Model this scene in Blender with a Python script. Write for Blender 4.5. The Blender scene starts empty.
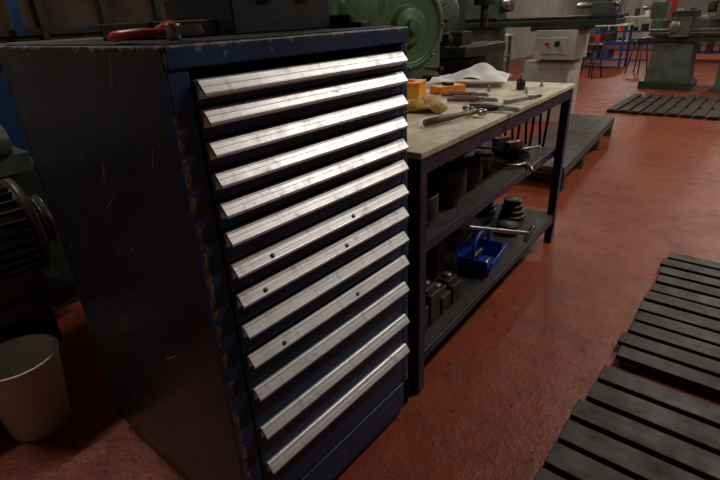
import bpy, bmesh, math, random
from mathutils import Vector, Matrix, Euler
random.seed(7)
sc=bpy.context.scene
sc.view_settings.view_transform='Standard'
# ---------------------------------------------------------------- camera
camd=bpy.data.cameras.new('camera'); cam=bpy.data.objects.new('camera',camd)
sc.collection.objects.link(cam)
cam.location=(0,0,1.3); cam.rotation_euler=(1.13659,0.04377,0.68941)
camd.sensor_width=36; camd.lens=24.1; camd.clip_start=0.05
sc.camera=cam
# ---------------------------------------------------------------- materials
def nmat(name):
    m=bpy.data.materials.new(name); m.use_nodes=True
    nt=m.node_tree; b=nt.nodes['Principled BSDF']; return m,nt,b
def N(nt,t,**kw):
    n=nt.nodes.new(t)
    for k,v in kw.items():
        if k in n.inputs: n.inputs[k].default_value=v
        else: setattr(n,k,v)
    return n
def ramp(nt,src,stops):
    r=nt.nodes.new('ShaderNodeValToRGB'); el=r.color_ramp.elements
    el[0].position,el[0].color=stops[0][0],(*stops[0][1],1)
    el[1].position,el[1].color=stops[-1][0],(*stops[-1][1],1)
    for p,c in stops[1:-1]:
        e=el.new(p); e.color=(*c,1)
    nt.links.new(src,r.inputs[0]); return r.outputs[0]
def mixc(nt,fac,a,b):
    m=nt.nodes.new('ShaderNodeMix'); m.data_type='RGBA'
    for i,v in ((0,fac),(6,a),(7,b)):
        if hasattr(v,'is_output'): nt.links.new(v,m.inputs[i])
        elif i==0: m.inputs[0].default_value=v
        else: m.inputs[i].default_value=(*v,1)
    return m.outputs[2]
def math_(nt,op,a,b=None,c=None):
    m=nt.nodes.new('ShaderNodeMath'); m.operation=op
    for i,v in enumerate((a,b,c)):
        if v is None: continue
        if hasattr(v,'is_output'): nt.links.new(v,m.inputs[i])
        else: m.inputs[i].default_value=v
    return m.outputs[0]
def coords(nt,scale=(1,1,1)):
    tc=nt.nodes.new('ShaderNodeTexCoord'); mp=nt.nodes.new('ShaderNodeMapping')
    mp.inputs['Scale'].default_value=scale
    nt.links.new(tc.outputs['Object'],mp.inputs[0]); return mp.outputs[0]
def noise(nt,vec,s,d=4,r=.6):
    n=N(nt,'ShaderNodeTexNoise',Scale=s,Detail=d,Roughness=r); nt.links.new(vec,n.inputs['Vector']); return n.outputs['Fac']
def bump(nt,b,h,st=.3,dist=.01):
    n=N(nt,'ShaderNodeBump',Strength=st,Distance=dist); nt.links.new(h,n.inputs['Height']); nt.links.new(n.outputs[0],b.inputs['Normal'])
def generic(name,col,col2=None,rough=.5,metal=0,scale=8,bst=.15,wear=None,wt=.68):
    m,nt,b=nmat(name); v=coords(nt)
    if col2 is None: col2=tuple(c*.55 for c in col)
    n=noise(nt,v,scale)
    c=ramp(nt,n,[(.35,col2),(.65,col)])
    if wear:
        w=noise(nt,v,scale*5,5,.7)
        f=ramp(nt,w,[(wt,(0,0,0)),(wt+.03,(1,1,1))]); c=mixc(nt,f,c,wear)
    nt.links.new(c,b.inputs['Base Color']); b.inputs['Metallic'].default_value=metal
    r=ramp(nt,n,[(.3,(rough*1.2,)*3),(.7,(rough*.8,)*3)]); nt.links.new(r,b.inputs['Roughness'])
    bump(nt,b,noise(nt,v,scale*6),bst,.004)
    return m
M={}
# floor paint
m,nt,b=nmat('red_floor_paint'); v=coords(nt)
big=noise(nt,v,.9,5,.6); mid=noise(nt,v,6,6,.7); fine=noise(nt,v,45,4,.7)
c=ramp(nt,big,[(.3,(.19,.036,.015)),(.5,(.245,.051,.023)),(.72,(.30,.070,.034))])
c=mixc(nt,ramp(nt,mid,[(.48,(0,0,0)),(.68,(.65,.65,.65))]),c,(.10,.023,.012))
c=mixc(nt,ramp(nt,fine,[(.66,(0,0,0)),(.72,(.5,.5,.5))]),c,(.42,.18,.10))
dk=noise(nt,v,23,3,.6)
c=mixc(nt,ramp(nt,dk,[(.64,(0,0,0)),(.68,(.9,.9,.9))]),c,(.030,.010,.007))
nt.links.new(c,b.inputs['Base Color']); b.inputs['Specular IOR Level'].default_value=.30
r=ramp(nt,mid,[(.35,(.30,)*3),(.7,(.52,)*3)]); nt.links.new(r,b.inputs['Roughness'])
h=math_(nt,'ADD',math_(nt,'MULTIPLY',noise(nt,v,9,3,.5),1.0),math_(nt,'MULTIPLY',fine,.5))
bump(nt,b,h,.5,.016); M['floor']=m
# cabinet paint with worn corners
CX,CY0,CY1,CXB,CZ=-.744,.4186,1.0855,-1.535,1.272
def cabpaint(name,base,base2,rough):
    m,nt,b=nmat(name); v=coords(nt)
    sp=nt.nodes.new('ShaderNodeSeparateXYZ'); nt.links.new(v,sp.inputs[0])
    def near(o,val): return math_(nt,'ABSOLUTE',math_(nt,'SUBTRACT',sp.outputs[o],val))
    nx=near(0,CX); ny=near(1,CY0); nz=near(2,CZ); nxb=near(0,CXB); ny1=near(1,CY1)
    e1=math_(nt,'MAXIMUM',nx,ny); e2=math_(nt,'MAXIMUM',nx,nz); e3=math_(nt,'MAXIMUM',ny,nz); e4=math_(nt,'MAXIMUM',ny,nxb); e5=math_(nt,'MAXIMUM',nx,ny1)
    e=math_(nt,'MINIMUM',math_(nt,'MINIMUM',math_(nt,'MINIMUM',e1,e2),math_(nt,'MINIMUM',e3,e4)),e5)
    wn=noise(nt,v,34,5,.75)
    lim=math_(nt,'MULTIPLY',math_(nt,'MAXIMUM',math_(nt,'SUBTRACT',wn,.46),0.0),.065)
    em=math_(nt,'LESS_THAN',e,lim)
    c=ramp(nt,noise(nt,v,3),[(.35,base2),(.65,base)])
    def scr(rot_,sc_,th,ms,mt_):
        rot=nt.nodes.new('ShaderNodeMapping'); rot.inputs['Rotation'].default_value=rot_; nt.links.new(v,rot.inputs[0])
        r2=nt.nodes.new('ShaderNodeMapping'); r2.inputs['Scale'].default_value=sc_; nt.links.new(rot.outputs[0],r2.inputs[0])
        return math_(nt,'MULTIPLY',math_(nt,'GREATER_THAN',noise(nt,r2.outputs[0],1.0,2,.5),th),math_(nt,'GREATER_THAN',noise(nt,v,ms,2,.5),mt_))
    sA=scr((0,.6,0),(7,7,110),.70,4,.57); sB=scr((0,-.5,0),(7,7,120),.71,4,.58); sC=scr((0,1.2,0),(8,8,130),.70,5,.60)
    sm=noise(nt,v,42,4,.7); chips=math_(nt,'MULTIPLY',math_(nt,'GREATER_THAN',sm,.695),math_(nt,'GREATER_THAN',noise(nt,v,2.3,2,.5),.52))
    f=math_(nt,'MAXIMUM',math_(nt,'MAXIMUM',em,math_(nt,'MAXIMUM',sA,math_(nt,'MAXIMUM',sB,sC))),chips)
    c=mixc(nt,math_(nt,'MULTIPLY',f,.75),c,(.33,.24,.13)); nt.links.new(c,b.inputs['Base Color'])
    rr=ramp(nt,noise(nt,v,7),[(.3,(rough,)*3),(.7,(rough+.18,)*3)]); nt.links.new(rr,b.inputs['Roughness'])
    bump(nt,b,noise(nt,v,60,3,.6),.12,.002); return m
M['cabside']=cabpaint('dark_blue_cabinet_paint',(.028,.028,.046),(.018,.017,.026),.22)
M['cabfront']=cabpaint('blue_drawer_paint',(.014,.048,.140),(.009,.030,.088),.34)
M['cabtop']=generic('cabinet_top_rubber',(.03,.03,.032),(.012,.012,.014),.6,0,12)
# brushed aluminium
m,nt,b=nmat('drawer_aluminium'); v=coords(nt,(30,1.5,30))
n=noise(nt,v,4,4,.6); v2=coords(nt); d=noise(nt,v2,18,6,.75); v3=coords(nt,(1,5,1)); d3=noise(nt,v3,7,4,.7)
c=ramp(nt,n,[(.3,(.74,.74,.76)),(.7,(.92,.92,.94))])
c=mixc(nt,ramp(nt,d,[(.56,(0,0,0)),(.71,(.75,.75,.75))]),c,(.22,.21,.20))
c=mixc(nt,ramp(nt,d3,[(.56,(0,0,0)),(.75,(.6,.6,.6))]),c,(.30,.29,.28)); nt.links.new(c,b.inputs['Base Color'])
b.inputs['Metallic'].default_value=.55
r=ramp(nt,d,[(.35,(.36,)*3),(.7,(.55,)*3)]); nt.links.new(r,b.inputs['Roughness']); M['alu']=m
M['black']=generic('black_plastic',(.014,.014,.016),(.006,.006,.007),.45,0,10)
M['castiron']=generic('oily_cast_iron',(.065,.062,.060),(.022,.021,.021),.38,.5,14,.3)
M['motor']=generic('greasy_motor_casting',(.13,.115,.10),(.036,.032,.029),.34,.35,9,.3)
M['steel']=generic('worn_steel',(.50,.49,.47),(.20,.19,.18),.32,.85,12,.2)
M['green']=generic('machine_green_enamel',(.085,.145,.070),(.052,.092,.046),.33,0,4,.08,(.03,.03,.025),.70)
M['greend']=generic('dark_machine_green',(.026,.042,.030),(.012,.021,.015),.4,0,5,.1)
M['greyg']=generic('grey_green_enamel',(.095,.115,.097),(.045,.058,.050),.45,0,6,.1)
M['white']=generic('off_white_enamel',(.54,.52,.47),(.35,.34,.30),.4,0,4,.05,(.15,.13,.1),.70)
M['bin']=generic('bin_plastic',(.80,.77,.71),(.68,.65,.60),.5,0,3,.05,(.30,.26,.22),.73)
M['blueframe']=generic('bench_blue_paint',(.016,.032,.080),(.008,.015,.038),.38,0,10,.12,(.16,.13,.09),.72)
M['bluebright']=generic('bright_blue_enamel',(.010,.065,.52),(.006,.04,.33),.35,0,8,.05)
M['bluemid']=generic('mid_blue_paint',(.012,.055,.20),(.008,.034,.12),.45,0,5,.05)
M['red']=generic('red_rubber',(.65,.030,.016),(.42,.018,.011),.34,0,12,.05)
M['orange']=generic('orange_plastic',(.90,.26,.015),(.75,.17,.01),.45,0,12,.05)
M['yellow']=generic('yellow_plastic',(.85,.40,.02),(.7,.30,.015),.45,0,12,.05)
M['leather']=generic('tan_leather',(.62,.41,.11),(.36,.22,.05),.75,0,25,.5)
M['handlewood']=generic('handle_wood',(.22,.09,.035),(.12,.045,.018),.5,0,18,.1)
M['paper']=generic('paper',(.80,.80,.78),(.64,.64,.62),.7,0,14,.1)
M['rag']=generic('oily_brown_rag',(.12,.045,.03),(.05,.02,.014),.85,0,20,.4)
M['wall']=generic('wall_paint',(.34,.34,.30),(.25,.25,.22),.7,0,1.5,.05)
M['walld']=generic('brown_board',(.075,.04,.022),(.04,.02,.012),.6,0,3,.1)
M['ceil']=generic('ceiling_paint',(.50,.48,.45),(.42,.40,.38),.8,0,1.5,.05)
M['rubberhose']=generic('black_hose',(.012,.012,.013),(.006,.006,.006),.4,0,10)
# ply worktop
m,nt,b=nmat('worn_plywood'); v=coords(nt,(6,1,1)); n=noise(nt,v,3,6,.65); v2=coords(nt)
c=ramp(nt,n,[(.3,(.50,.44,.31)),(.55,(.66,.59,.44)),(.75,(.74,.68,.53))])
c=mixc(nt,ramp(nt,noise(nt,v2,5,6,.7),[(.48,(0,0,0)),(.68,(.7,.7,.7))]),c,(.21,.17,.12))
c=mixc(nt,ramp(nt,noise(nt,v2,30,4,.7),[(.62,(0,0,0)),(.67,(.8,.8,.8))]),c,(.08,.06,.04))
nt.links.new(c,b.inputs['Base Color']); b.inputs['Roughness'].default_value=.6; bump(nt,b,n,.15,.003); M['ply']=m
def timber(name,a,bcol):
    m,nt,b=nmat(name); v=coords(nt,(1,14,14)); n=noise(nt,v,3,6,.7)
    c=ramp(nt,n,[(.3,bcol),(.68,a)]); nt.links.new(c,b.inputs['Base Color'])
    v2=coords(nt); c2=noise(nt,v2,9,4,.7)
    r=ramp(nt,c2,[(.3,(.48,)*3),(.7,(.78,)*3)]); nt.links.new(r,b.inputs['Roughness']); bump(nt,b,n,.5,.004); return m
M['timber']=timber('dark_oiled_timber',(.034,.027,.025),(.010,.008,.008))
M['timber2']=timber('grey_pallet_timber',(.080,.070,.061),(.030,.025,.022))
def emis(name,col,s):
    m,nt,b=nmat(name); b.inputs['Emission Color'].default_value=(*col,1); b.inputs['Emission Strength'].default_value=s
    b.inputs['Base Color'].default_value=(.8,.8,.8,1); return m
# ---------------------------------------------------------------- builder
class B:
    def __init__(s,name):
        s.name=name; s.bm=bmesh.new(); s.mats=[]
    def mi(s,k):
        mt=M[k]
        if mt not in s.mats: s.mats.append(mt)
        return s.mats.index(mt)
    def _add(s,verts,faces,k,smooth=False,mtx=None):
        i=s.mi(k); vs=[s.bm.verts.new(mtx@Vector(v) if mtx else Vector(v)) for v in verts]
        for f in faces:
            try:
                fc=s.bm.faces.new([vs[j] for j in f]); fc.material_index=i; fc.smooth=smooth
            except ValueError: pass
    def box(s,c,size,k,rot=(0,0,0),taper=1.0):
        x,y,z=[a/2 for a in size]; t=taper
        vs=[(-x,-y,-z),(x,-y,-z),(x,y,-z),(-x,y,-z),(-x*t,-y*t,z),(x*t,-y*t,z),(x*t,y*t,z),(-x*t,y*t,z)]
        fs=[(3,2,1,0),(4,5,6,7),(0,1,5,4),(1,2,6,5),(2,3,7,6),(3,0,4,7)]
        s._add(vs,fs,k,False,Matrix.Translation(c)@Euler(rot).to_matrix().to_4x4()); return s
    def bb(s,x0,x1,y0,y1,z0,z1,k):
        return s.box(((x0+x1)/2,(y0+y1)/2,(z0+z1)/2),(abs(x1-x0),abs(y1-y0),abs(z1-z0)),k)
    def lathe(s,p0,axis,prof,k,seg=32,smooth=True):
        a=Vector(axis).normalized(); q=a.to_track_quat('Z','Y').to_matrix().to_4x4()
        mt=Matrix.Translation(p0)@q; vs=[]; fs=[]
        for (h,r) in prof:
            for i in range(seg):
                t=2*math.pi*i/seg; vs.append((r*math.cos(t),r*math.sin(t),h))
        n=len(prof)
        for j in range(n-1):
            for i in range(seg):
                fs.append((j*seg+i,j*seg+(i+1)%seg,(j+1)*seg+(i+1)%seg,(j+1)*seg+i))
        fs.append(tuple(reversed(range(seg)))); fs.append(tuple((n-1)*seg+i for i in range(seg)))
        s._add(vs,fs,k,smooth,mt); return s
    def cyl(s,p0,p1,r,k,r2=None,seg=20,ch=.0):
        p0=Vector(p0); p1=Vector(p1); L=(p1-p0).length; r2=r if r2 is None else r2
        ch=min(ch,L*.3)
        prof=[(0,r-ch),(ch,r),(L-ch,r2),(L,r2-ch)] if ch else [(0,r),(L,r2)]
        return s.lathe(p0,p1-p0,prof,k,seg)
    def extr(s,prof,y0,y1,k,origin=(0,0,0)):
        n=len(prof); vs=[(p[0],y0,p[1]) for p in prof]+[(p[0],y1,p[1]) for p in prof]
        fs=[tuple(range(n)),tuple(reversed(range(n,2*n)))]+[(i,i+n,(i+1)%n+n,(i+1)%n) for i in range(n)]
        s._add(vs,fs,k,False,Matrix.Translation(origin)); return s
    def torus(s,c,axis,R,r,k,seg=36,rs=10,arc=2*math.pi):
        a=Vector(axis).normalized(); mt=Matrix.Translation(c)@a.to_track_quat('Z','Y').to_matrix().to_4x4()
        pts=[mt@Vector((R*math.cos(arc*i/seg),R*math.sin(arc*i/seg),0)) for i in range(seg+1)]
        return s.tube(pts,r,k,rs)
    def tube(s,pts,r,k,rs=10):
        pts=[Vector(p) for p in pts]; vs=[]; fs=[]; n=len(pts)
        rr=r if isinstance(r,(list,tuple)) else [r]*n
        up=None
        for i,p in enumerate(pts):
            t=(pts[min(i+1,n-1)]-pts[max(i-1,0)]).normalized()
            if up is None: up=t.orthogonal().normalized()
            up=(up-t*up.dot(t)).normalized(); w=t.cross(up)
            for j in range(rs):
                a=2*math.pi*j/rs; vs.append(p+(up*math.cos(a)+w*math.sin(a))*rr[i])
        for i in range(n-1):
            for j in range(rs): fs.append((i*rs+j,i*rs+(j+1)%rs,(i+1)*rs+(j+1)%rs,(i+1)*rs+j))
        fs.append(tuple(reversed(range(rs)))); fs.append(tuple((n-1)*rs+j for j in range(rs)))
        s._add(vs,fs,k,True); return s
    def sheet(s,c,sx,sy,k,nx=14,ny=14,amp=.01,th=.002,rotz=0,fn=None):
        vs=[];fs=[]
        for i in range(nx+1):
            for j in range(ny+1):
                x=(i/nx-.5)*sx; y=(j/ny-.5)*sy
                z=fn(x,y) if fn else random.uniform(0,amp)
                vs.append((x,y,z))
        for i in range(nx):
            for j in range(ny):
                a=i*(ny+1)+j; fs.append((a,a+ny+1,a+ny+2,a+1))
        s._add(vs,fs,k,True,Matrix.Translation(c)@Matrix.Rotation(rotz,4,'Z')); return s
    def done(s,bevel=.002,parent=None,loc=None,rotz=0,bseg=2):
        bmesh.ops.recalc_face_normals(s.bm,faces=s.bm.faces)
        me=bpy.data.meshes.new(s.name); s.bm.to_mesh(me); s.bm.free()
        for mt in s.mats: me.materials.append(mt)
        o=bpy.data.objects.new(s.name,me); sc.collection.objects.link(o)
        if bevel:
            bv=o.modifiers.new('bevel','BEVEL'); bv.width=bevel; bv.segments=bseg; bv.limit_method='ANGLE'; bv.angle_limit=math.radians(40)
        if loc: o.location=loc
        o.rotation_euler=(0,0,rotz)
        if parent: o.parent=parent
        return o
def empty(name,loc=(0,0,0),rotz=0):
    e=bpy.data.objects.new(name,None); sc.collection.objects.link(e); e.location=loc; e.rotation_euler=(0,0,rotz); return e
# ---------------------------------------------------------------- room
B('floor').bb(-6,5,-3,21,-.1,0,'floor').done(0)
B('ceiling').bb(-6,5,-3,21,3.4,3.5,'ceil').done(0)
B('wall_left').bb(-6.1,-6,-3,21,0,3.4,'wall').done(0)
B('wall_right').bb(5,5.1,-3,21,0,3.4,'wall').done(0)
B('wall_far').bb(-6,5,21,21.1,0,3.4,'wall').done(0)
B('wall_near').bb(-6,5,-3.1,-3,0,3.4,'wall').done(0)
# ---------------------------------------------------------------- tool cabinet
cab=empty('tool_drawer_cabinet')
b=B('carcass')
b.bb(CXB,CX-.004,CY0,CY0+.03,.05,CZ-.001,'cabside')
b.bb(CXB,CX-.004,CY1-.03,CY1,.05,CZ-.038,'cabside')
b.bb(CXB,CXB+.03,CY0,CY1,.05,CZ-.038,'cabside')
b.bb(CXB+.02,CX-.02,CY0+.02,CY1-.02,0,.06,'black')
b.bb(CXB,CX-.004,CY0,CY1,.05,.08,'cabside')
b.bb(CX-.03,CX,CY0,CY0+.040,.05,CZ-.038,'cabfront')
b.bb(CX-.03,CX,CY1-.028,CY1,.05,CZ-.038,'cabfront')
b.bb(CX-.03,CX,CY0,CY1,.05,.16,'cabfront')
b.bb(CXB+.03,CX-.03,CY0+.03,CY1-.03,.08,CZ-.06,'black')
b.done(.0025,cab)
b=B('lid')
b.bb(CXB+.002,CX+.004,CY0+.002,CY1+.003,CZ-.036,CZ,'cabfront'); b.done(.003,cab)
B('top_mat').bb(CXB+.02,CX-.02,CY0+.02,CY1-.02,CZ,CZ+.003,'cabtop').done(.001,cab)
tops=[1.216,1.168,1.112,1.056,.998,.940,.870,.802,.726,.648,.557,.440,.325]
DY0,DY1=CY0+.044,CY1-.031
hp=[(0,0),(.005,.002),(.010,0),(.0115,-.003),(.0235,-.0175),(.0250,-.0190),(.0250,-.0240),(.0225,-.0250),(.0205,-.0215),(.008,-.010),(.004,-.030),(0,-.031)]
for i,z in enumerate(tops):
    zb=(tops[i+1]+.006) if i<12 else .17
    d=B('drawer_front_%d'%(i+1)); d.bb(CX-.02,CX+.001,DY0,DY1,zb,z+.001,'cabfront'); d.done(.002,cab)
    h=B('drawer_handle_%d'%(i+1))
    h.extr(hp,DY0+.003+.0006*i,DY1-.003+.0006*i,'alu',(CX+.001,0,z))
    h.box((CX+.0175,(DY0+DY1)/2+.0006*i,z-.0095),(.0016,DY1-DY0-.010,.0018),'alu',(0,math.radians(48),0))
    if i in (6,7,9):
        for yy in ((.10,.36) if i!=7 else (.07,.33,)):
            p=Vector((CX+.0200,DY0+yy,z-.0120)); h.cyl(p-Vector((.7,0,.7))*.002,p+Vector((.7,0,.7))*.0022,.0052,'black',seg=12)
    h.done(.0006,cab)
# ---------------------------------------------------------------- things on cabinet
b=B('black_storage_case'); z=CZ+.003
b.bb(-1.22,-.95,.716,1.03,z,z+.085,'black'); b.bb(-1.225,-.945,.711,1.035,z+.088,z+.135,'black')
b.bb(-.949,-.94,.80,.84,z+.07,z+.105,'castiron'); b.bb(-.949,-.94,.92,.96,z+.07,z+.105,'castiron'); b.done(.005)
b=B('grey_parts_tray')
b.bb(-1.20,-.98,.54,.70,z,z+.006,'castiron')
for a in ((-1.20,-1.192,.54,.70),(-.988,-.98,.54,.70),(-1.20,-.98,.54,.548),(-1.20,-.98,.692,.70)): b.bb(*a,z,z+.034,'castiron')
b.box((-1.08,.62,z+.022),(.09,.05,.03),'black',(0,0,.5)); b.done(.002)
def arc(p,q,bend,n=10):
    p=Vector(p);q=Vector(q);o=[]
    for i in range(n+1):
        t=i/n; o.append(p.lerp(q,t)+Vector(bend)*math.sin(math.pi*t))
    return o
b=B('pliers')
rr=[.004,.006,.007,.008,.008,.008,.008,.009,.009,.009,.006]
b.tube(arc((-.81,.480,z+.016),(-.935,.435,z+.010),(0,-.016,.002)),rr,'red')
b.tube(arc((-.81,.480,z+.020),(-.90,.50,z+.012),(0,.016,.010)),rr,'red')
b.cyl((-.806,.482,z+.002),(-.806,.482,z+.028),.012,'steel')
b.box((-.79,.500,z+.018),(.012,.05,.013),'steel',(0,0,-.35),.8); b.box((-.798,.504,z+.018),(.012,.05,.013),'steel',(0,0,-.55),.8)
b.done(.001)
b=B('tool_roll')
b.bb(-1.30,-.86,1.045,1.068,z,z+.012,'castiron'); b.cyl((-.90,1.056,z+.022),(-1.25,1.058,z+.022),.010,'rubberhose'); b.done(.001)
# ---------------------------------------------------------------- bin
b=B('waste_bin')
bx,by=-1.79,.245
b.lathe((bx,by,0),(0,0,1),[(0,.088),(.003,.095),(.285,.126),(.290,.131),(.298,.131),(.299,.125),(.29,.122),(.01,.091),(.009,.02)],'bin',48)
b.done(0)
# ---------------------------------------------------------------- workbench
TR=math.radians(2.5); T0=(-.765,1.185,0); TL=1.60; TD=.78; TH=.927
wb=empty('workbench',T0,TR)
b=B('frame')
for (x,y) in ((-.022,.022),(-.022,TL-.022),(-TD+.022,.022),(-TD+.022,TL-.022)):
    b.bb(x-.022,x+.022,y-.022,y+.022,0,TH-.02,'blueframe')
for x in (-.022,-TD+.022):
    b.bb(x-.02,x+.02,.044,TL-.044,TH-.075,TH-.02,'blueframe')
    b.bb(x-.018,x+.018,.044,TL-.044,.13,.17,'blueframe')
for y in (.022,TL-.022):
    b.bb(-TD+.044,-.044,y-.02,y+.02,TH-.075,TH-.02,'blueframe')
    b.bb(-TD+.044,-.044,y-.018,y+.018,.13,.17,'blueframe'); b.bb(-TD+.044,-.044,y-.018,y+.018,.53,.56,'blueframe')
b.done(.003,wb)
B('top_board').bb(-TD-.01,.006,-.006,TL+.006,TH-.02,TH,'ply').done(.003,wb)
B('lower_shelf').bb(-TD+.01,-.006,.01,TL-.01,.17,.185,'timber').done(.002,wb)
B('back_panel').bb(-TD+.0,-TD+.01,.01,TL-.01,.13,TH-.02,'greend').done(.001,wb)
b=B('upper_shelf'); b.bb(-TD+.01,-.05,.01,TL-.01,.56,.575,'timber'); b.bb(-.065,-.045,.045,TL-.045,.535,.574,'blueframe'); b.done(.002,wb)
def W(x,y,z=0):
    c,s_=math.cos(TR),math.sin(TR); return (T0[0]+x*c-y*s_,T0[1]+x*s_+y*c,z)
def chuck(name,c,axis,r,h):
    b=B(name); b.lathe(c,axis,[(0,r*.75),(h*.25,r*.75),(h*.27,r*.97),(h*.32,r),(h*.92,r),(h,r*.95),(h*1.001,r*.3),(h*.7,r*.28)],'castiron',40)
    a=Vector(axis).normalized(); u=a.orthogonal().normalized()
    w=a.cross(u)
    for k in range(3):
        t=2*math.pi*k/3; d=u*math.cos(t)+w*math.sin(t)
        mt=Matrix((d,a.cross(d),a)).transposed().to_4x4(); p=Vector(c)+a*(h*1.12)+d*r*.55
        x,y,zz=r*.32,r*.11,h*.16
        vs=[(sx*x,sy*y,sz*zz) for sz in (-1,1) for sx,sy in ((-1,-1),(1,-1),(1,1),(-1,1))]
        b._add(vs,[(3,2,1,0),(4,5,6,7),(0,1,5,4),(1,2,6,5),(2,3,7,6),(3,0,4,7)],'castiron',False,Matrix.Translation(p)@mt)
    return b.done(.002)
chuck('lathe_chuck',W(-.20,.24,.577),(0,0,1),.12,.12)
chuck('lathe_chuck',W(-.19,.50,.577),(0,0,1),.10,.15)
chuck('lathe_chuck',W(-.50,.42,.577),(0,0,1),.13,.16)
chuck('lathe_chuck',W(-.22,.74,.577),(0,0,1),.095,.10)
chuck('lathe_chuck',W(-.50,.78,.577),(0,0,1),.12,.18)
def vise(name,c,rz,s=1.0,k='steel'):
    b=B(name)
    b.bb(-.12,.12,-.05,.05,0,.025,'castiron'); b.bb(-.12,-.07,-.05,.05,.025,.085,k); b.bb(.0,.05,-.05,.05,.03,.085,k)
    b.bb(.09,.12,-.04,.04,.025,.06,'castiron'); b.cyl((.03,0,.045),(.17,0,.045),.012,'steel'); b.cyl((.165,-.07,.075),(.165,.07,.075),.006,'steel')
    for y in(-.07,.07): b.lathe((.165,y-.007,.075),(0,1,0),[(0,.004),(.004,.01),(.010,.01),(.014,.004)],'steel',12)
    o=b.done(.003,None,c,rz); o.scale=(s,s,s); return o
vise('machine_vise',W(-.24,1.02,.577),1.9,.9)
vise('machine_vise',W(-.22,1.34,.577),-.5,.9)
b=B('steel_bar_bundle')
for q in range(7):
    x0=-.46-.03*q; b.cyl((x0,1.0+.02*(q%3),.014),(x0+random.uniform(-.02,.02),1.48,.014),.012,'steel',seg=12)
for q in range(5):
    x0=-.475-.03*q; b.cyl((x0,1.02,.036),(x0+random.uniform(-.02,.02),1.46,.036),.011,'castiron',seg=12)
b.done(0,None,W(0,0,.577),TR)
b=B('hook_spanner')
b.torus((0,0,.012),(0,0,1),.075,.008,'steel',24,8,math.pi*1.1); b.cyl((.075,0,.012),(.085,-.16,.012),.008,'steel',seg=12); b.done(0,None,W(-.15,1.17,.577),.5)
# lower shelf
b=B('steel_block_set')
for r in range(2):
    for q in range(4):
        hh=random.uniform(.07,.15); x=-.10-.13*r; y=.12+q*.092
        b.bb(x-.05,x+.05,y-.038,y+.038,0,hh,'castiron'); b.bb(x-.03,x+.03,y-.040,y+.040,hh,hh+.02,'castiron'); b.cyl((x,y,hh+.02),(x,y,hh+.035),.018,'steel')
b.done(.004,None,W(0,0,.186),TR)
chuck('lathe_faceplate',W(-.50,.38,.187),(0,0,1),.15,.20)
b=B('blue_tool_tray')
def quadwall(p0,p1,lean,h,th,k):
    p0=Vector(p0);p1=Vector(p1);l=Vector(lean); n=l.normalized()*th
    up=Vector((0,0,h))+l
    vs=[p0,p1,p1-n,p0-n,p0+up,p1+up,p1+up-n,p0+up-n]
    b._add([tuple(v) for v in vs],[(0,1,2,3),(4,5,6,7),(0,1,5,4),(1,2,6,5),(2,3,7,6),(3,0,4,7)],k)
b.bb(-.07,.07,-.10,.10,0,.008,'bluebright')
quadwall((.07,-.10,.0),(.07,.10,.0),(.018,0,0),.075,.005,'bluebright'); quadwall((-.07,-.10,0),(-.07,.10,0),(-.018,0,0),.10,.005,'bluebright')
quadwall((-.07,-.10,0),(.07,-.10,0),(0,-.02,0),.085,.005,'bluebright'); quadwall((-.07,.10,0),(.07,.10,0),(0,.02,0),.085,.005,'bluebright')
b.tube([(0,-.112,.07),(0,-.112,.13),(0,-.09,.165),(0,-.05,.178),(0,.05,.178),(0,.09,.165),(0,.112,.13),(0,.112,.07)],.009,'bluebright')
b.tube([(.088,-.118,.078),(.088,.118,.078)],.006,'bluebright'); b.tube([(-.088,-.118,.10),(-.088,.118,.10)],.006,'bluebright')
b.cyl((-.04,-.06,.03),(-.02,.07,.05),.016,'castiron'); b.cyl((.03,-.07,.022),(.03,.04,.022),.012,'steel')
b.done(.0015,None,W(-.105,.75,.186),TR+.1)
b=B('pillar_with_chuck_key')
b.bb(-1.02,-.95,1.60,1.67,.187,.44,'castiron'); b.box((-.975,1.635,.47),(.11,.10,.06),'castiron',(0,0,.3))
b.cyl((-.97,1.60,.505),(-.70,1.98,.385),.009,'steel'); b.cyl((-.705,1.95,.355),(-.695,2.01,.41),.011,'steel')
b.done(.002)
b=B('oily_rag_heap')
b.sheet((0,0,.0),.30,.26,'rag',22,22,fn=lambda x,y:max(0,.17*math.exp(-(x*x+y*y)*55))+.010*math.sin(40*x+9*y)*math.cos(33*y)+.012)
b.done(0,None,W(-.48,1.02,.186),.4)
b=B('spare_gear_stack')
for q,(x,y,r,nn) in enumerate(((-.14,1.18,.065,2),(-.2,1.40,.075,4),(-.37,1.40,.07,5),(-.55,1.42,.09,6))):
    for l in range(nn):
        t0=.0+l*.03
        b.lathe((x,y,t0),(0,0,1),[(0,r-.006-l*.008),(.003,r-l*.008),(.024,r-l*.008),(.027,r-.006-l*.008)],'castiron',28)
b.done(.001,None,W(0,0,.186),TR)
b=B('hanging_air_hose')
for q in range(5):
    x=-.12-.08*q; b.tube(arc((x,TL+.035,.86),(x-.06,TL+.045,.86),(0,.01,-.34-.05*q),20),.008,'rubberhose',8)
b.cyl((-.08,TL+.03,.865),(-.68,TL+.03,.865),.008,'steel')
b.done(0,None,T0,TR)
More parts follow.
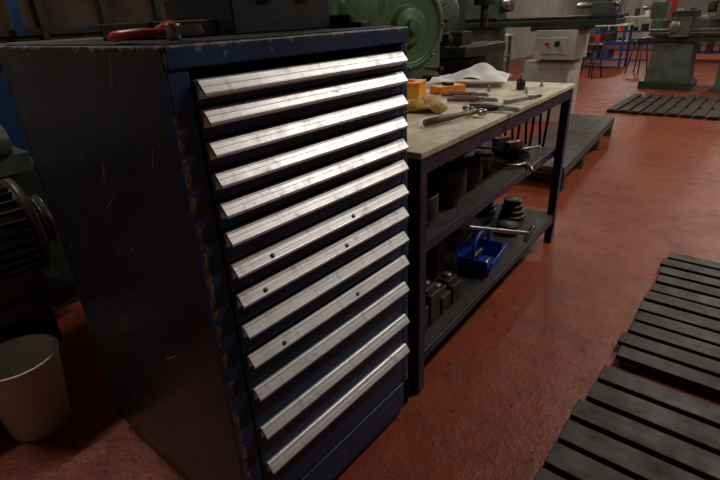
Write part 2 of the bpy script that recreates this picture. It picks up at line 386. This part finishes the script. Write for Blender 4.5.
# ---- bench-top items
zt=TH+.001
b=B('yellow_tape_box'); b.bb(-.05,.05,-.065,.065,0,.05,'yellow'); b.bb(-.052,.052,-.067,.067,.042,.056,'orange'); b.cyl((0,0,.056),(0,0,.062),.02,'orange'); o=b.done(.004,None,(-1.37,2.03,zt),.35); o.scale=(1.15,1.15,1.4)
b=B('orange_case'); b.bb(-.045,.045,-.08,.08,0,.035,'orange'); b.bb(-.03,.03,-.02,.02,.035,.05,'black'); b.done(.004,None,(-1.30,2.26,zt),-.5)
b=B('leather_work_glove')
for gx,gy,gr in ((0,0,0),(.055,.07,1.9)):
    mt=Matrix.Translation((gx,gy,.0))@Matrix.Rotation(gr,4,'Z')
    def P(*p): return mt@Vector(p)
    b.tube([P(-.13,0,.014),P(-.10,0,.018),P(-.05,0,.022),P(0,0,.022),P(.03,0,.018)],[.032,.030,.034,.042,.030],'leather',14)
    for k,(yy,l) in enumerate(((-.030,.065),(-.010,.08),(.012,.078),(.032,.06))):
        b.tube([P(.01,yy,.018),P(.03+l*.4,yy*1.15,.022+.006*k),P(.03+l,yy*1.25,.012)],[.013,.012,.009],'leather',10)
    b.tube([P(-.04,.03,.018),P(-.01,.058,.018),P(.03,.070,.014)],[.014,.013,.010],'leather',10)
o=b.done(0,None,(-1.14,1.72,zt+.014),.5); o.scale=(1.05,1.05,.6)
b=B('hammer'); b.tube([(-.14,0,.016),(-.05,0,.017),(.05,0,.017),(.13,0,.018)],[.013,.014,.010,.011],'handlewood',12)
b.lathe((.135,-.05,.018),(0,1,0),[(0,.010),(.004,.014),(.03,.014),(.036,.010),(.062,.010),(.068,.017),(.09,.017),(.094,.014)],'steel',20); b.done(0,None,(-.91,1.62,zt),1.35)
def plier(name,c,rz,k='black'):
    b=B(name); b.tube(arc((0,.004,.010),(-.12,-.022,.008),(0,-.012,0)),.007,k); b.tube(arc((0,-.004,.012),(-.12,.024,.008),(0,.014,0)),.007,k)
    b.cyl((0,0,.003),(0,0,.02),.011,'steel'); b.box((.03,.004,.011),(.06,.008,.012),'steel',(0,0,-.05),.8); b.box((.03,-.005,.011),(.06,.008,.012),'steel',(0,0,.05),.8); o=b.done(.001,None,c,rz); o.scale=(1.25,1.25,1.3); return o
plier('combination_pliers',(-1.00,2.04,zt),.1,'handlewood'); plier('combination_pliers',(-.83,1.87,zt),.05); plier('combination_pliers',(-1.10,2.16,zt),.1,'handlewood')
b=B('adjustable_wrench'); b.box((0,0,.008),(.17,.02,.010),'steel'); b.lathe((.09,0,.001),(0,0,1),[(0,.022),(.016,.022)],'steel',6,False); b.box((.118,.014,.009),(.03,.010,.014),'steel',(0,0,.3)); b.box((.118,-.014,.009),(.03,.010,.014),'steel',(0,0,-.3)); b.lathe((-.085,0,.002),(0,0,1),[(0,.013),(.013,.013)],'steel',16); b.done(.001,None,(-.87,2.14,zt),1.3)
b=B('crumpled_paper_sheet')
b.sheet((0,0,.0),.42,.30,'paper',30,24,fn=lambda x,y:.014+.08*math.exp(-((x-.05)**2+(y)**2)*70)+.014*abs(math.sin(21*x+13*y))+.012*abs(math.sin(30*y-11*x)))
b.done(0,None,(-1.33,2.56,zt),.3)
b=B('glue_bottle'); b.lathe((0,0,0),(0,0,1),[(0,.02),(.003,.022),(.045,.022),(.055,.010),(.06,.009)],'black',20); b.cyl((0,0,.06),(0,0,.075),.006,'red'); b.done(0,None,(-1.0,2.47,zt),0)
def bolt(x,y):
    b=B('hex_bolt'); b.lathe((0,0,0),(0,0,1),[(0,.010),(.009,.010)],'steel',6,False); b.cyl((0,0,.009),(0,0,.03),.005,'steel',seg=10); b.done(0,None,(x,y,zt),0)
for p in ((-.93,2.37),(-.95,2.62),(-1.12,2.36)): bolt(*p)
# ---------------------------------------------------------------- duckboards
def duck(name,x0,x1,y0,y1,pitch,sw,k='timber',along='x',loc=(0,0,0),rotz=0,h=.025,t=.022,run=3):
    b=B(name); n=int(round((y1-y0)/pitch)) if along=='x' else int(round((x1-x0)/pitch))
    if along=='x':
        for i in range(run):
            x=x0+.06+(x1-x0-.12)*i/(run-1); b.bb(x-.025,x+.025,y0+.005,y1-.02,0,h,k)
        for i in range(n):
            yc=y0+pitch*(i+.5); j=random.uniform(-.014,.014)
            b.box(((x0+x1)/2+j,yc,h+t/2),(x1-x0,sw*random.uniform(.93,1.03),t),k,(0,0,random.uniform(-.009,.009)))
    else:
        for i in range(run):
            y=y0+.06+(y1-y0-.12)*i/(run-1); b.bb(x0+.005,x1-.02,y-.025,y+.025,0,h,k)
        for i in range(n):
            xc=x0+pitch*(i+.5); j=random.uniform(-.012,.012); b.box((xc,(y0+y1)/2+j,h+t/2),(sw,y1-y0,t),k)
    return b.done(.003,None,loc,rotz)
duck('duckboard',-.27,.75,.40,1.715,.12,.096)
duck('duckboard',-.245,.75,1.78,2.90,.103,.080)
duck('duckboard',-1.68,.6,7.08,8.6,.14,.10,'timber','y')
b=B('raised_timber_platform')
L=2.15; Wd=.47
for q in range(4):
    b.bb(-Wd+q*.1175,-Wd+q*.1175+.114,0,L,.165,.195,'timber2')
b.bb(-.03,0,.0,L,.12,.163,'timber2'); b.bb(-Wd,-Wd+.03,0,L,.12,.163,'timber2')
for q in range(4):
    y=.06+q*(L-.12)/3; b.bb(-Wd+.03,-.03,y-.04,y+.04,.12,.163,'timber2')
    for x in (-Wd+.04,-.04): b.bb(x-.035,x+.035,y-.04,y+.04,0,.12,'timber2')
b.done(.003,None,(-1.085,3.68,0),math.radians(5))
# ---------------------------------------------------------------- green machine behind bench
b=B('green_shaping_machine')
b.bb(-2.85,-2.2,2.6,3.95,0,.28,'green'); b.bb(-2.75,-2.3,2.75,3.85,.28,1.1,'green')
b.bb(-2.8,-2.26,2.35,3.95,1.08,1.75,'green')
ax=(.78,-.35,0)
b.lathe((-2.24,3.18,1.22),ax,[(0,.30),(.10,.31),(.12,.30),(.13,.27),(.105,.25),(.10,.14),(.15,.12),(.16,.05),(.20,.045),(.20,.0)],'green',56)
b.lathe((-2.24,2.62,1.36),ax,[(0,.20),(.12,.21),(.14,.19),(.13,.13),(.17,.11),(.19,.04)],'green',48)
b.lathe((-2.25,3.75,1.30),ax,[(0,.15),(.06,.15),(.08,.12),(.08,.07),(.11,.06)],'greyg',40)
for k in range(8):
    t=k*math.pi/4; a=Vector(ax).normalized(); u=Vector((0,0,1)); w=a.cross(u)
    p=Vector((-2.24,3.18,1.22))+a*.12+(u*math.cos(t)+w*math.sin(t))*.285; b.cyl(p,p+a*.02,.012,'steel',seg=6)
for (y,zc) in ((3.55,1.12),(3.85,1.10),(2.9,.95),(3.6,.8)):
    b.cyl((-2.3,y,zc),(-2.2,y,zc),.035,'black',seg=20)
b.cyl((-2.22,3.5,.9),(-2.05,3.42,.9),.015,'steel'); b.lathe((-2.05,3.42,.9),(1,-.4,0),[(0,.02),(.02,.03),(.04,.02)],'black',16)
b.bb(-2.35,-2.12,2.9,3.7,.28,.75,'greend')
b.done(.012,bseg=3)
b=B('vertical_milling_machine')
b.bb(-3.3,-2.55,4.6,5.3,0,.15,'greend'); b.bb(-3.2,-2.8,4.7,5.2,.15,2.0,'greend'); b.bb(-2.95,-2.5,4.75,5.15,.55,.85,'castiron')
b.bb(-2.85,-2.35,4.4,5.3,.90,.99,'castiron')
for q in range(3): b.bb(-2.75+q*.15,-2.72+q*.15,4.4,5.3,.99,1.0,'castiron')
b.cyl((-2.6,4.95,.15),(-2.6,4.95,.55),.05,'steel'); b.lathe((-2.5,4.95,.7),(1,0,0),[(0,.02),(.06,.02),(.06,.10),(.08,.10),(.08,.02)],'steel',28)
b.bb(-3.2,-2.3,4.8,5.1,1.75,2.1,'greend'); b.cyl((-2.45,4.95,1.35),(-2.45,4.95,1.9),.11,'greend'); b.cyl((-2.45,4.95,1.15),(-2.45,4.95,1.35),.04,'castiron')
b.bb(-2.75,-2.5,4.6,4.8,1.0,1.12,'castiron')
b.done(.008)
b=B('bench_lathe')
b.bb(-3.3,-1.42,5.86,6.24,1.10,1.16,'greend'); b.bb(-3.3,-1.42,5.90,5.96,1.16,1.20,'castiron'); b.bb(-3.3,-1.42,6.10,6.16,1.16,1.20,'castiron')
b.bb(-2.27,-1.80,5.84,6.3,.74,1.06,'white'); b.bb(-2.40,-1.86,5.9,6.35,0,.72,'white'); b.bb(-2.2,-1.9,5.83,5.845,.80,.98,'white')
b.bb(-2.35,-1.75,5.86,6.32,1.05,1.10,'castiron'); b.bb(-3.25,-2.85,5.9,6.3,0,1.10,'greyg')
b.bb(-3.25,-2.8,5.88,6.2,1.20,1.5,'greyg'); b.cyl((-2.8,6.04,1.36),(-2.68,6.04,1.36),.09,'steel'); b.bb(-1.72,-1.5,5.95,6.12,1.20,1.33,'greyg'); b.cyl((-1.9,6.03,1.3),(-1.72,6.03,1.3),.03,'steel')
b.lathe((-1.5,6.03,1.3),(1,0,0),[(0,.02),(.05,.02),(.05,.08),(.065,.08),(.066,.02)],'steel',24)
b.cyl((-2.0,5.845,.92),(-2.0,5.80,.92),.03,'black'); b.cyl((-2.12,5.845,.92),(-2.12,5.81,.92),.02,'red')
b.done(.006,None,(-.06,.22,0))
b=B('centre_lathe')
b.bb(-1.80,-1.05,9.4,10.1,0,.12,'greend'); b.box((-1.42,9.75,.42),(.62,.58,.62),'greyg',(0,0,0),.85)
b.bb(-.75,.15,9.4,10.2,0,.75,'greyg'); b.bb(-1.95,.9,9.45,10.05,.72,.78,'castiron'); b.bb(-1.8,.8,9.55,9.95,.80,1.02,'greyg')
b.bb(-1.8,.8,9.57,9.64,1.02,1.06,'steel'); b.bb(-1.8,.8,9.86,9.93,1.02,1.06,'steel')
b.bb(-.95,-.2,9.4,10.05,1.03,1.5,'greyg'); b.lathe((-.95,9.75,1.28),(-1,0,0),[(0,.12),(.04,.16),(.14,.16),(.15,.05)],'steel',32)
b.bb(-1.5,-1.2,9.35,9.95,1.06,1.16,'castiron'); b.bb(-1.48,-1.22,9.28,9.5,.8,1.08,'greyg'); b.lathe((-1.42,9.28,.95),(0,-1,0),[(0,.015),(.05,.015),(.05,.08),(.065,.08),(.066,.02)],'steel',24)
b.bb(-1.85,-1.62,9.6,9.9,1.06,1.3,'greyg'); b.cyl((-1.85,9.75,1.22),(-2.0,9.75,1.22),.03,'steel')
for (x,zc) in ((-.8,1.38),(-.6,1.38),(-.7,1.2),(-.4,1.3)): b.cyl((x,9.4,zc),(x,9.34,zc),.035,'black')
b.cyl((-1.8,9.48,.9),(.7,9.48,.9),.014,'steel'); b.cyl((-1.8,9.48,.85),(.7,9.48,.85),.010,'steel')
b.done(.008)
def stool(name,x,y,h,k):
    b=B(name); b.lathe((x,y,h-.04),(0,0,1),[(0,.15),(.01,.17),(.035,.17),(.045,.15)],k,28)
    for q in range(4):
        t=q*math.pi/2+.4; b.cyl((x+.11*math.cos(t),y+.11*math.sin(t),h-.04),(x+.2*math.cos(t),y+.2*math.sin(t),0),.013,'black',seg=10)
    b.torus((x,y,h*.4),(0,0,1),.165,.008,'black',24,6); b.done(0)
stool('workshop_stool',-2.9,10.6,.62,'black'); stool('workshop_stool',-2.3,11.6,.62,'bluemid')
def rack(name,x,y,w,d,h,k,kt):
    b=B(name)
    for sx in (-1,1):
        for sy in (-1,1): b.bb(x+sx*w/2-.025,x+sx*w/2+.025,y+sy*d/2-.025,y+sy*d/2+.025,0,h,k)
    for zz in (.2,.55,h): b.bb(x-w/2-.03,x+w/2+.03,y-d/2-.03,y+d/2+.03,zz-.03,zz,kt if zz==h else k)
    for q in range(7):
        xx=x-w/2+.12+q*(w-.2)/7; hh=random.uniform(.1,.24); kk=random.choice(['red','bluemid','castiron','greyg','black'])
        b.bb(xx-.05,xx+.06,y-d/2,y+d/2-.1,.55,.55+hh,kk); b.bb(xx-.06,xx+.05,y-d/2,y+d/2-.1,.2,.2+hh,random.choice(['bluemid','castiron','black','black']))
        b.bb(xx-.05,xx+.05,y-.1,y+.1,h,h+random.uniform(.05,.25),random.choice(['greyg','castiron','white','bluemid']))
    b.done(.005)
rack('storage_bench',-3.7,12.6,1.8,.6,.9,'bluemid','ply'); rack('storage_bench',-1.3,14.5,2.0,.6,.9,'bluemid','ply'); rack('storage_bench',-4.6,8.6,1.4,.7,.9,'greyg','ply'); rack('storage_bench',-3.6,17.5,2.2,.6,.95,'bluemid','white')
b=B('steel_locker')
for q in range(4):
    x=-5.2+q*.46; b.bb(x,x+.45,20.3,20.9,0,1.9,'white'); b.bb(x+.02,x+.43,20.27,20.3,.08,1.85,'white'); b.bb(x+.36,x+.39,20.24,20.27,.9,1.05,'steel')
b.done(.006)
b=B('red_fire_post'); b.bb(-2.52,-2.42,15.0,15.1,0,2.4,'red'); b.bb(-2.6,-2.34,14.98,15.12,1.1,1.5,'red'); b.done(.006)
# ---------------------------------------------------------------- left background
b=B('blue_workshop_cabinet'); b.bb(-3.6,-3.0,.1,2.3,.08,1.14,'bluemid'); b.bb(-3.62,-2.98,.08,2.32,1.14,1.18,'black'); b.bb(-3.55,-3.05,.15,2.25,0,.08,'black')
for q in range(4): b.bb(-3.0,-2.985,.13+q*.54,.13+q*.54+.51,.12,1.10,'bluemid'); b.bb(-2.985,-2.965,.58+q*.54,.60+q*.54,.6,.75,'steel')
b.done(.004)
b=B('wooden_pegboard'); b.bb(-3.75,-3.7,-.4,2.4,1.25,2.4,'walld')
for yy in (.1,.5,.9,1.3,1.7,2.1): b.bb(-3.7,-3.66,yy-.02,yy+.02,1.25,2.4,'black')
for zz in (1.3,1.75,2.35): b.bb(-3.7,-3.67,-.4,2.4,zz-.02,zz+.02,'black')
for yy in (-.4,2.35): b.bb(-3.74,-3.69,yy,yy+.05,0,1.3,'black')
b.cyl((-3.62,1.15,1.28),(-3.62,1.15,1.9),.025,'bluemid'); b.done(.003)
b=B('finned_electric_motor_unit')
mc=Vector((-2.04,.28,.65))
b.lathe(mc+Vector((0,-.20,0)),(0,1,0),[(0,.06),(.01,.14),(.04,.155),(.36,.155),(.39,.145),(.40,.12),(.41,.05),(.47,.018),(.50,.018)],'motor',40)
for k in range(30):
    t=k*2*math.pi/30; d=Vector((math.cos(t),0,math.sin(t)))
    b.box(mc+d*.165,(.028,.32,.006),'motor',(0,-t,0))
b.lathe(mc+Vector((0,.17,0)),(0,1,0),[(0,.178),(.022,.178),(.026,.16),(.034,.05)],'motor',40)
b.lathe(mc+Vector((0,.22,0)),(0,1,0),[(0,.06),(.006,.10),(.018,.06),(.030,.10),(.036,.06)],'steel',32)
b.bb(-2.15,-1.93,.05,.44,.42,.52,'motor'); b.bb(-2.4,-1.9,-.3,.52,.36,.42,'motor'); b.bb(-2.38,-1.98,-.28,.44,.16,.36,'castiron')
b.bb(-2.12,-1.96,.14,.32,.80,.88,'motor')
b.bb(-2.75,-2.42,-.5,.70,.08,.78,'greend'); b.bb(-2.7,-2.3,-.2,.62,.78,.86,'greyg'); b.bb(-2.62,-2.36,.35,.55,.86,1.0,'greyg')
b.cyl((-2.3,.32,.92),(-2.3,.56,.92),.06,'greyg'); b.lathe((-2.28,.1,.95),(0,1,0),[(0,.05),(.02,.09),(.10,.09),(.12,.05),(.2,.04)],'motor',28)
for (x,y) in ((-2.36,-.22),(-2.36,.38),(-2.02,-.22),(-2.02,.38),(-2.6,.6),(-2.6,-.4)): b.bb(x-.025,x+.025,y-.025,y+.025,0,.17,'castiron')
b.tube(arc((-2.0,.3,.5),(-2.3,.5,.2),(0,.1,-.1)),.012,'rubberhose')
b.done(.003)
# ---------------------------------------------------------------- lamps
M['tube']=emis('fluorescent_tube_glow',(1,.92,.80),5)
M['lampw']=generic('lamp_housing',(.7,.7,.68),(.6,.6,.58),.5,0,3,.02)
def fixture(x,y,W_,L=1.5):
    e=empty('fluorescent_ceiling_and_fill_light',(x,y,0))
    b=B('housing')
    b.bb(-.09,.09,-L/2,L/2,3.24,3.30,'lampw')
    for dx in (-.05,.05): b.cyl((dx,-L/2+.02,3.215),(dx,L/2-.02,3.215),.018,'tube',seg=12)
    for yy in (-L/2+.01,L/2-.01): b.bb(-.08,.08,yy-.012,yy+.012,3.19,3.24,'lampw')
    for yy in (-L/3,L/3): b.cyl((0,yy,3.30),(0,yy,3.40),.008,'steel')
    b.done(0,e)
    l=bpy.data.lights.new('tube_light','AREA'); l.shape='RECTANGLE'; l.size=.16; l.size_y=L; l.energy=W_; l.color=(1,.93,.82)
    o=bpy.data.objects.new('tube_light',l); sc.collection.objects.link(o); o.location=(0,0,3.18); o.parent=e
for p in ((.35,3.3,50),(.35,6.8,58),(.35,10.5,62),(-3.4,5.6,38),(-3.4,10.0,48),(0,15.5,60),(-3.4,16.5,60),(-3.0,-.2,34)): fixture(*p)  # last fixture is an unseen fill, added to brighten the bin and cabinet side
w=bpy.data.worlds.new('world'); sc.world=w; w.use_nodes=True
w.node_tree.nodes['Background'].inputs[0].default_value=(.3,.33,.4,1); w.node_tree.nodes['Background'].inputs[1].default_value=.1
